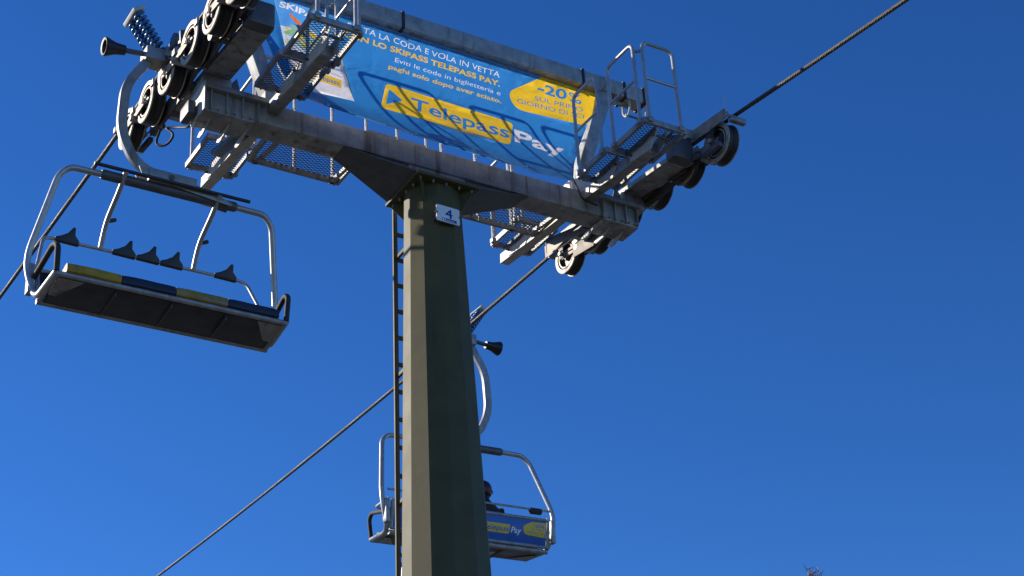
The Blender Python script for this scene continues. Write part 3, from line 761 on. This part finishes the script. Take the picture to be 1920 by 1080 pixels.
# ------------------------------------------------------------------ chairs
def coil(mb, p, q, rad, r, turns, n=12):
    p = Vector(p); q = Vector(q); d = (q - p); L = d.length; d.normalize()
    x = d.cross(Vector((0, 1, 0))).normalized(); y = d.cross(x)
    pts = []
    for i in range(turns * n + 1):
        t = i / (turns * n); a = 2 * math.pi * i / n
        pts.append(p + d * L * t + (x * math.cos(a) + y * math.sin(a)) * rad)
    mb.tube(pts, r, 7)
def chair(loc, rz, label, closed, ad):
    """local frame: +y is the way the riders face, origin on the rope, +x outside"""
    root = empty('lift_chair', loc, rz); tag(root, label, 'chairlift chair', 'four-seat chairs on the ropes')
    # bail
    side = [(1.10, .27, -2.86), (1.13, -.23, -2.90), (1.24, -.30, -2.50), (1.07, -.03, -1.66), (.98, 0, -1.56)]
    pts = [(-x, y, z) for x, y, z in side] + [(.66 * k, 0, -1.555) for k in (-1, 1)] + side[::-1]
    rr = [0, .14, .20, .16, .10, 0, 0, .10, .16, .20, .14, 0]
    bail = MB().tube(fillet(pts, rr, 7), .031, 14).build('bail_frame', TUBE, root, 50)
    MB().tube([(-.68, 0, -1.555), (-.66, 0, -1.555), (.66, 0, -1.555), (.68, 0, -1.555)], [.04, .05, .05, .04], 16).build('crossbar_sleeve', DARKP, bail, 40)
    for sx in (-1, 1): MB().box((sx * 1.175 - .028, -.335, -2.82), (sx * 1.175 + .028, -.245, -2.52)).build('side_plate', GALV, bail, 30, .008)
    # hanger
    path = fillet([(.27, 0, -.07), (.50, 0, -.47), (.52, 0, -1.02), (.36, 0, -1.34), (.10, 0, -1.44), (-.12, 0, -1.49)], [0, .16, .30, .26, .12, 0], 8)
    def prof(t):
        w, h = .030, .047; c_ = .006
        return [(-w, -h + c_), (-w + c_, -h), (w - c_, -h), (w, -h + c_), (w, h - c_), (w - c_, h), (-w + c_, h), (-w, h - c_)]
    hg = MB().sweep(path, prof, (0, 1, 0)).build('hanger_arm', GALV, root, 30)
    MB().prism([(.34, -.07, -1.40), (-.25, -.07, -1.46), (-.62, -.07, -1.565), (-.60, -.07, -1.60), (.30, -.07, -1.50)], (0, .014, 0)).build('hinge_plate', GALV, hg, 30, .004)
    MB().prism([(.34, .07, -1.40), (-.25, .07, -1.46), (-.62, .07, -1.565), (-.60, .07, -1.60), (.30, .07, -1.50)], (0, -.014, 0)).build('hinge_plate', GALV, hg, 30, .004)
    MB().box((-.24, -.09, -1.53), (.24, .09, -1.40)).build('damper_block', GALV, hg, 30, .012)
    MB().cyl((.02, -.10, -1.46), (.02, .10, -1.46), .028, 12).build('hinge_bolt', DARKP, hg, 30)
    # grip
    gp_ = MB(); gp_.box((-.05, -.13, -.075), (.16, .13, .045)); gp_.box((.14, -.10, -.13), (.34, .10, .02))
    gr_ = gp_.build('grip', GALV, root, 30, .018)
    MB().prism([(-.045, -.16, .03), (.02, -.16, .10), (.03, -.16, .30), (-.06, -.16, .34), (-.10, -.16, .28), (-.06, -.16, .0)], (0, .03, 0)).build('lever', DARKP, gr_, 30, .006)
    MB().prism([(-.045, .13, .03), (.02, .13, .10), (.03, .13, .26), (-.06, .13, .30), (-.10, .13, .26), (-.06, .13, .0)], (0, .03, 0)).build('lever', DARKP, gr_, 30, .006)
    MB().cyl((-.05, -.20, .27), (-.05, .18, .27), .02, 10).build('lever_pin', CHROME, gr_, 30)
    for y in (-.20, .20):
        wl = MB(); wl.lathe([(.03, -.02), (.085, -.02), (.09, -.01), (.09, .01), (.085, .02), (.03, .02)], (.10, y, .06), (1, 0, 0), 24)
        wl.build('running_wheel', DARKP, gr_, 30)
    MB().box((.02, -.24, -.16), (.10, -.14, .01)).build('jaw', CHROME, gr_, 30, .01)
    MB().box((.02, .14, -.16), (.10, .24, .01)).build('jaw', CHROME, gr_, 30, .01)
    for y in (-.075, .075):
        sp = MB(); coil(sp, (.20, y, .02), (.44, y, .37), .050, .0165, 8); sp.build('spring', SPRING, gr_, 60)
        MB().cyl((.14, y, -.07), (.475, y, .421), .014, 8).build('spring_rod', DARKP, gr_, 30)
    MB().beam((.445, 0, .377), (.468, 0, .411), .30, .13, up=(.8, 0, -.57)).build('spring_plate', GALVL, gr_, 30, .006)
    MB().cyl((.28, 0, -.03), (.56, 0, -.06), .026, 12).build('guide_shaft', DARKP, gr_, 30)
    MB().lathe([(.02, 0), (.05, 0), (.055, .05), (.062, .10), (.088, .17), (.098, .20), (.09, .215), (.07, .21), (.05, .17)], (.53, 0, -.057), (1, 0, -.107), 24).build('guide_roller', BLACK, gr_, 40)
    # seat: pan, bars, four cushions
    st = MB(); st.hexa([(-1.06, -.20, -2.93), (1.06, -.20, -2.93), (1.06, .22, -2.885), (-1.06, .22, -2.885), (-1.06, -.20, -2.90), (1.06, -.20, -2.90), (1.06, .22, -2.855), (-1.06, .22, -2.855)])
    seat = st.build('seat_pan', PAN, root, 30, .006)
    MB().tube([(-1.10, .255, -2.868), (1.10, .255, -2.868)], .026, 12).build('front_bar', GALV, seat)
    MB().tube([(-1.12, -.225, -2.915), (1.12, -.225, -2.915)], .030, 12).build('rear_bar', GALV, seat)
    for sx in (-1, 1):
        MB().prism([(sx * 1.07, .23, -2.895), (sx * .83, .23, -2.895), (sx * 1.0, -.05, -2.925), (sx * 1.07, -.05, -2.925)], (0, 0, .006)).build('corner_plate', GALV, seat, 30)
        MB().tube([(sx * 1.095, .25, -2.87), (sx * 1.10, -.2, -2.905)], .030, 12).build('side_bar', GALV, seat)
    for k, x in enumerate((-.53, 0, .53)):
        MB().box((x - .006, -.19, -2.937), (x + .006, .20, -2.893)).build('seam_strap', DARKP, seat, 30)
    cm = [YEL, NAVY, YELW, NAVY] if rz else [NAVY, YEL, NAVY, YEL]
    if rz: cm = cm[::-1]                                    # the turned chair shows them right to left
    for k in range(4):
        x0 = -1.02 + k * .51; c = MB()
        pr = rounded([(-.18, -2.895), (.30, -2.845), (.295, -2.75), (-.18, -2.815)], [.02, .02, .03, .02], 5)
        n = 9
        secs = []
        for i in range(n):
            u = i / (n - 1); x = x0 + .004 + .502 * u; e = 1 - abs(2 * u - 1) ** 6
            secs.append([(x, y, z + (-.006 * (1 - e)) * (1 if z > -2.82 else 0) + .0015 * math.sin(u * 9 + k)) for y, z in pr])
        m_ = len(pr); vs = [p for sct in secs for p in sct]
        c.add(vs, [(i * m_ + j, i * m_ + (j + 1) % m_, (i + 1) * m_ + (j + 1) % m_, (i + 1) * m_ + j) for i in range(n - 1) for j in range(m_)] + [list(range(m_))[::-1], [(n - 1) * m_ + j for j in range(m_)]])
        c.build('seat_cushion', cm[k], seat, 50)
        c = MB(); c.hexa([(x0 + .004, -.225, -2.80), (x0 + .506, -.225, -2.80), (x0 + .506, -.17, -2.80), (x0 + .004, -.17, -2.80), (x0 + .004, -.295, -2.55), (x0 + .506, -.295, -2.55), (x0 + .506, -.24, -2.55), (x0 + .004, -.24, -2.55)])
        c.build('back_cushion', cm[k], root, 40, .018)
    for x0 in (-.9, .9):
        MB().beam((x0, -.22, -2.86), (x0, -.26, -2.75), .04, .03).build('back_upright', DARKP, root, 30)
    # back panel
    bk = MB(); bk.tube([(-1.10, -.25, -2.865), (1.10, -.25, -2.865)], .022, 10); bk.tube([(-1.10, -.325, -2.535), (1.10, -.325, -2.535)], .022, 10)
    bp_ = bk.build('back_frame', GALV, root, 40)
    def back_fn(x, z):
        z = -2.865 + (z + 2.73) * (.325 / .44); t = (z + 2.865) / .325
        return (x, -.26 - .07 * t - .022 * math.sin(math.pi * max(0, min(1, t))), z)
    out = [(-1.08, -2.715), (1.08, -2.715), (1.08, -2.305), (-1.08, -2.305)]
    lay = []
    if ad:
        lay = [([rounded([(.06, -2.44), (.545, -2.44), (.525, -2.595), (.04, -2.595)], .025)], 1),
               ([rounded([(.08, -2.475), (.07, -2.56), (.125, -2.515)], .006)], 0),
               (fit_text('Telepass', (.145, -2.555), (.52, -2.555), (.012, .085), .016), 0),
               (fit_text('Pay', (.555, -2.565), (.70, -2.565), (.014, .095), .026), 2),
               ([rounded([(.86, -2.345), (.73, -2.43), (.75, -2.57), (1.05, -2.59), (1.07, -2.335)], [.02, .05, .05, .01, .01])], 1),
               (fit_text('-20%', (.88, -2.435), (1.04, -2.435), (.004, .058), .014, cap='2'), 0),
               (fit_text('SUL PRIMO', (.85, -2.485), (1.03, -2.485), (.002, .028), .0), 0),
               (fit_text('GIORNO DI SCI', (.78, -2.535), (1.03, -2.54), (.002, .030), .0), 0)]
    V, F, mi = print_sheet(out, lay, (24, 8))
    sheet_object('back_panel', V, F, mi, [P_BLUE, P_YEL, P_WHT] if ad else [NAVY, NAVY, NAVY], back_fn, root)
    for sx in (-1, 1):
        MB().tube([(sx * 1.105, y, z) for y, z in ((-.245, -2.87), (-.30, -2.70), (-.325, -2.53))], .024, 8).build('back_end', GALV, bp_, 40)
    # arm rest loops
    for sx in (-1, 1):
        p = fillet([(sx * 1.15, -.26, -2.66), (sx * 1.12, .20, -2.54), (sx * 1.11, .29, -2.60), (sx * 1.10, .27, -2.85)], [0, .06, .06, 0], 5)
        MB().tube(p, .027, 12).build('arm_rest', FOAM, root, 50)
    # restraint bar: pivots beside the backrest
    rp = empty('restraint_tmp', (0, 0, 0)); COL.objects.unlink(rp); bpy.data.objects.remove(rp)
    if not closed:
        bar = [(-1.13, -.29, -2.55), (-1.02, -.54, -2.03), (1.02, -.54, -2.03), (1.13, -.29, -2.55)]
        arm = [(.47, -.54, -2.03), (.47, -.42, -1.80), (.47, -.06, -1.635), (.47, .10, -1.52)]
        rod = ((-.78, .10, -1.52), (.78, .10, -1.52)); fin_d = Vector((0, .03, .14)); fin_f = Vector((0, .10, .0))
        peg = Vector((.47, -.40, -1.80)); pegd = Vector((-.10, .10, .02))
    else:
        bar = [(-1.13, -.29, -2.50), (-1.02, .30, -2.42), (1.02, .30, -2.42), (1.13, -.29, -2.50)]
        arm = [(.47, .30, -2.42), (.47, .42, -2.65), (.47, .62, -2.95), (.47, .66, -3.20)]
        rod = ((-.78, .66, -3.20), (.78, .66, -3.20)); fin_d = Vector((0, -.03, -.14)); fin_f = Vector((0, -.08, .0))
        MB().cyl((-1.16, -.31, -2.40), (1.16, -.31, -2.40), .014, 10).build('back_rail', TUBE, root)
        MB().tube([(x_, -.30, -2.42) for x_ in (.86, .87, 1.02, 1.03)], [.03, .042, .042, .03], 12).build('pivot_pad', FOAM, root)
        peg = Vector((.47, .60, -2.92)); pegd = Vector((-.10, -.05, .02))
    rs = MB().tube(fillet(bar, .10, 6), .017, 10).build('restraint_bar', TUBE, root, 50)
    MB().cyl(rod[0], rod[1], .018, 10).build('foot_rod', BLACK, rs)
    for sx in (-1, 1):
        a = [(sx * x, y, z) for x, y, z in arm]
        MB().tube(fillet(a, .14, 6), .025, 10).build('restraint_arm', TUBE, rs, 50)
        MB().cyl((sx * peg.x, peg.y, peg.z), (sx * peg.x + pegd.x * .9, peg.y - .02, peg.z + .055), .02, 10).build('foot_peg', BLACK, rs, 40)
    for x in (-.80, -.24, 0, .24, .80):
        c = Vector((x, bar[1][1], bar[1][2]))
        f = MB()
        flip = -1 if rz else 1
        e = Vector((flip, 0, 0))
        P = [c - e * .115 - fin_d * .12, c + e * .12 - fin_d * .16, c + e * .115 + fin_d * .14, c + e * .075 + fin_d * .45, c + e * .07 + fin_d, c + e * .045 + fin_d * 1.02, c + e * .0 + fin_d * .55, c - e * .06 + fin_d * .28, c - e * .115 + fin_d * .12]
        f.prism([p - Vector((0, .022, 0)) for p in P], (0, .044, 0)); f.build('leg_separator', BLACK, rs, 30, .008)
    return root
chair((-2.735, .25, zL(.25)), math.pi, 'empty four-seat chair with yellow and navy cushions hanging at the left', False, False)
fc = chair((XR - .10, 4.32, zR(4.32)), 0, 'four-seat chair with a rider, half hidden behind the pylon', True, True)

fc.rotation_euler = (R(3), R(-2), 0)
# ------------------------------------------------------------------ rider on the far chair
pr = empty('person', (3.14, 4.50, zR(4.32) - 2.86)); tag(pr, 'person in a dark jacket and helmet seated on the chair behind the pylon', 'person')
def skin_body():
    J = {}; order = []; E = []
    def v(n, co, r, par=None):
        J[n] = len(order); order.append((Vector(co), r))
        if par: E.append((J[par], J[n]))
    v('pelvis', (0, -.05, .10), (.17, .13)); v('belly', (0, -.07, .28), (.16, .12), 'pelvis'); v('chest', (0, -.06, .46), (.19, .125), 'belly'); v('collar', (0, -.03, .58), (.12, .09), 'chest')
    v('neck', (0, .0, .66), (.058, .058), 'collar'); v('skull', (0, .03, .77), (.085, .095), 'neck'); v('crown', (0, .03, .86), (.07, .08), 'skull')
    for s_, n in ((-1, 'l'), (1, 'r')):
        v('sh' + n, (s_ * .20, -.04, .53), (.075, .075), 'chest'); v('el' + n, (s_ * .27, .02, .27), (.055, .055), 'sh' + n)
        v('wr' + n, (s_ * .20, .26, .22), (.038, .038), 'el' + n); v('pa' + n, (s_ * .18, .34, .23), (.042, .026), 'wr' + n)
        for q, (dx, ln) in enumerate(((-.030, .075), (-.010, .088), (.012, .084), (.032, .066))):
            v('f%d' % q + n, (s_ * .18 + dx, .39, .235), (.011, .011), 'pa' + n); v('g%d' % q + n, (s_ * .18 + dx, .39 + ln * .6, .205), (.009, .009), 'f%d' % q + n)
        v('th' + n, (s_ * .18 - s_ * .05, .36, .20), (.012, .012), 'pa' + n)
        v('hi' + n, (s_ * .10, .02, .09), (.10, .10), 'pelvis'); v('kn' + n, (s_ * .13, .46, .10), (.075, .075), 'hi' + n)
        v('an' + n, (s_ * .13, .52, -.33), (.055, .055), 'kn' + n); v('to' + n, (s_ * .14, .68, -.38), (.05, .045), 'an' + n)
    me = bpy.data.meshes.new('body'); me.from_pydata([c for c, r in order], E, [])
    o = place('body', me, pr)
    sk = o.modifiers.new('skin', 'SKIN')
    for i, (c, r) in enumerate(order): me.skin_vertices[0].data[i].radius = r
    me.skin_vertices[0].data[0].use_root = True
    ss = o.modifiers.new('sub', 'SUBSURF'); ss.levels = 2; ss.render_levels = 2
    me.materials.append(JACKET)
    return o
skin_body()
hm = MB(); hm.lathe([(.001, .135), (.05, .128), (.09, .10), (.115, .055), (.122, 0), (.118, -.05), (.10, -.075)], (0, .025, .80), (0, -.08, 1), 24); hm.build('helmet', HELM, pr, 60)
hm = MB(); hm.tube([(.121 * math.cos(a), .025 + .124 * math.sin(a), .775) for a in [i * math.pi / 12 for i in range(24)]], .012, 6, closed=True); hm.build('goggle_strap', REDT, pr, 60)
hm = MB(); hm.lathe([(.001, .0), (.018, .004), (.012, .03), (.001, .04)], (0, .125, .77), (0, 1, -.3), 8); hm.build('nose', SKIN, pr, 60)
for s_ in (-1, 1):
    t = MB(); t.tube([(s_ * .10, -.02, .09), (s_ * .12, .22, .095), (s_ * .13, .47, .10), (s_ * .135, .52, -.05), (s_ * .13, .525, -.27)], [.118, .108, .092, .082, .075], 14); t.build('trouser_leg', TROUS, pr, 60)
t = MB(); t.tube([(0, -.085, -.02), (0, -.09, .06), (0, -.09, .16)], [.16, .19, .175], 18); t.build('trouser_seat', TROUS, pr, 60)

# ------------------------------------------------------------------ larch whose tip just reaches the frame
def larch(x, y, ztip, label):
    zb = ground_h(x, y) - .3; H = ztip - zb
    root = empty('larch_tree', (x, y, zb)); tag(root, label, 'tree')
    tr = MB(); pts = []; rs = []
    for i in range(16):
        t = i / 15; pts.append((.12 * math.sin(t * 5), .10 * math.cos(t * 4), H * t)); rs.append(.24 * (1 - t) ** .9 + .012)
    tr.tube(pts, rs, 9); tr.build('trunk', BARK, root, 60)
    cr = MB(); rd = random.Random(5)
    for k in range(150):
        t = .12 + .87 * (k / 149) ** .8
        a = k * 2.4 + rd.random() * .6; L = (2.7 * (1 - t) ** .75 + .18) * (.75 + .5 * rd.random())
        p = Vector((.12 * math.sin(t * 5), .10 * math.cos(t * 4), H * t)); d = Vector((math.cos(a), math.sin(a), -.05 + .35 * t))
        path = [p + d * L * u + Vector((0, 0, .22 * L * u * u)) for u in (0, .33, .66, 1)]
        cr.tube(path, [.025 * (1 - t) + .006, .016 * (1 - t) + .005, .010 * (1 - t) + .004, .003], 4)
        for u in np.linspace(.15, 1, max(4, int(L * 9))):
            q = p + d * L * float(u) + Vector((0, 0, .22 * L * float(u) ** 2))
            for w in range(3):
                dd = Vector((rd.uniform(-1, 1), rd.uniform(-1, 1), rd.uniform(-.7, .9))).normalized() * rd.uniform(.10, .26)
                n = dd.cross(Vector((rd.random(), rd.random(), rd.random()))).normalized() * .014
                cr.add([q - n, q + n, q + dd], [(0, 1, 2)])
    cr.build('crown', TWIG, root, 0)
larch(22.4, 20.1, 17.85, 'brown leafless treetop peeking in at the bottom right edge')
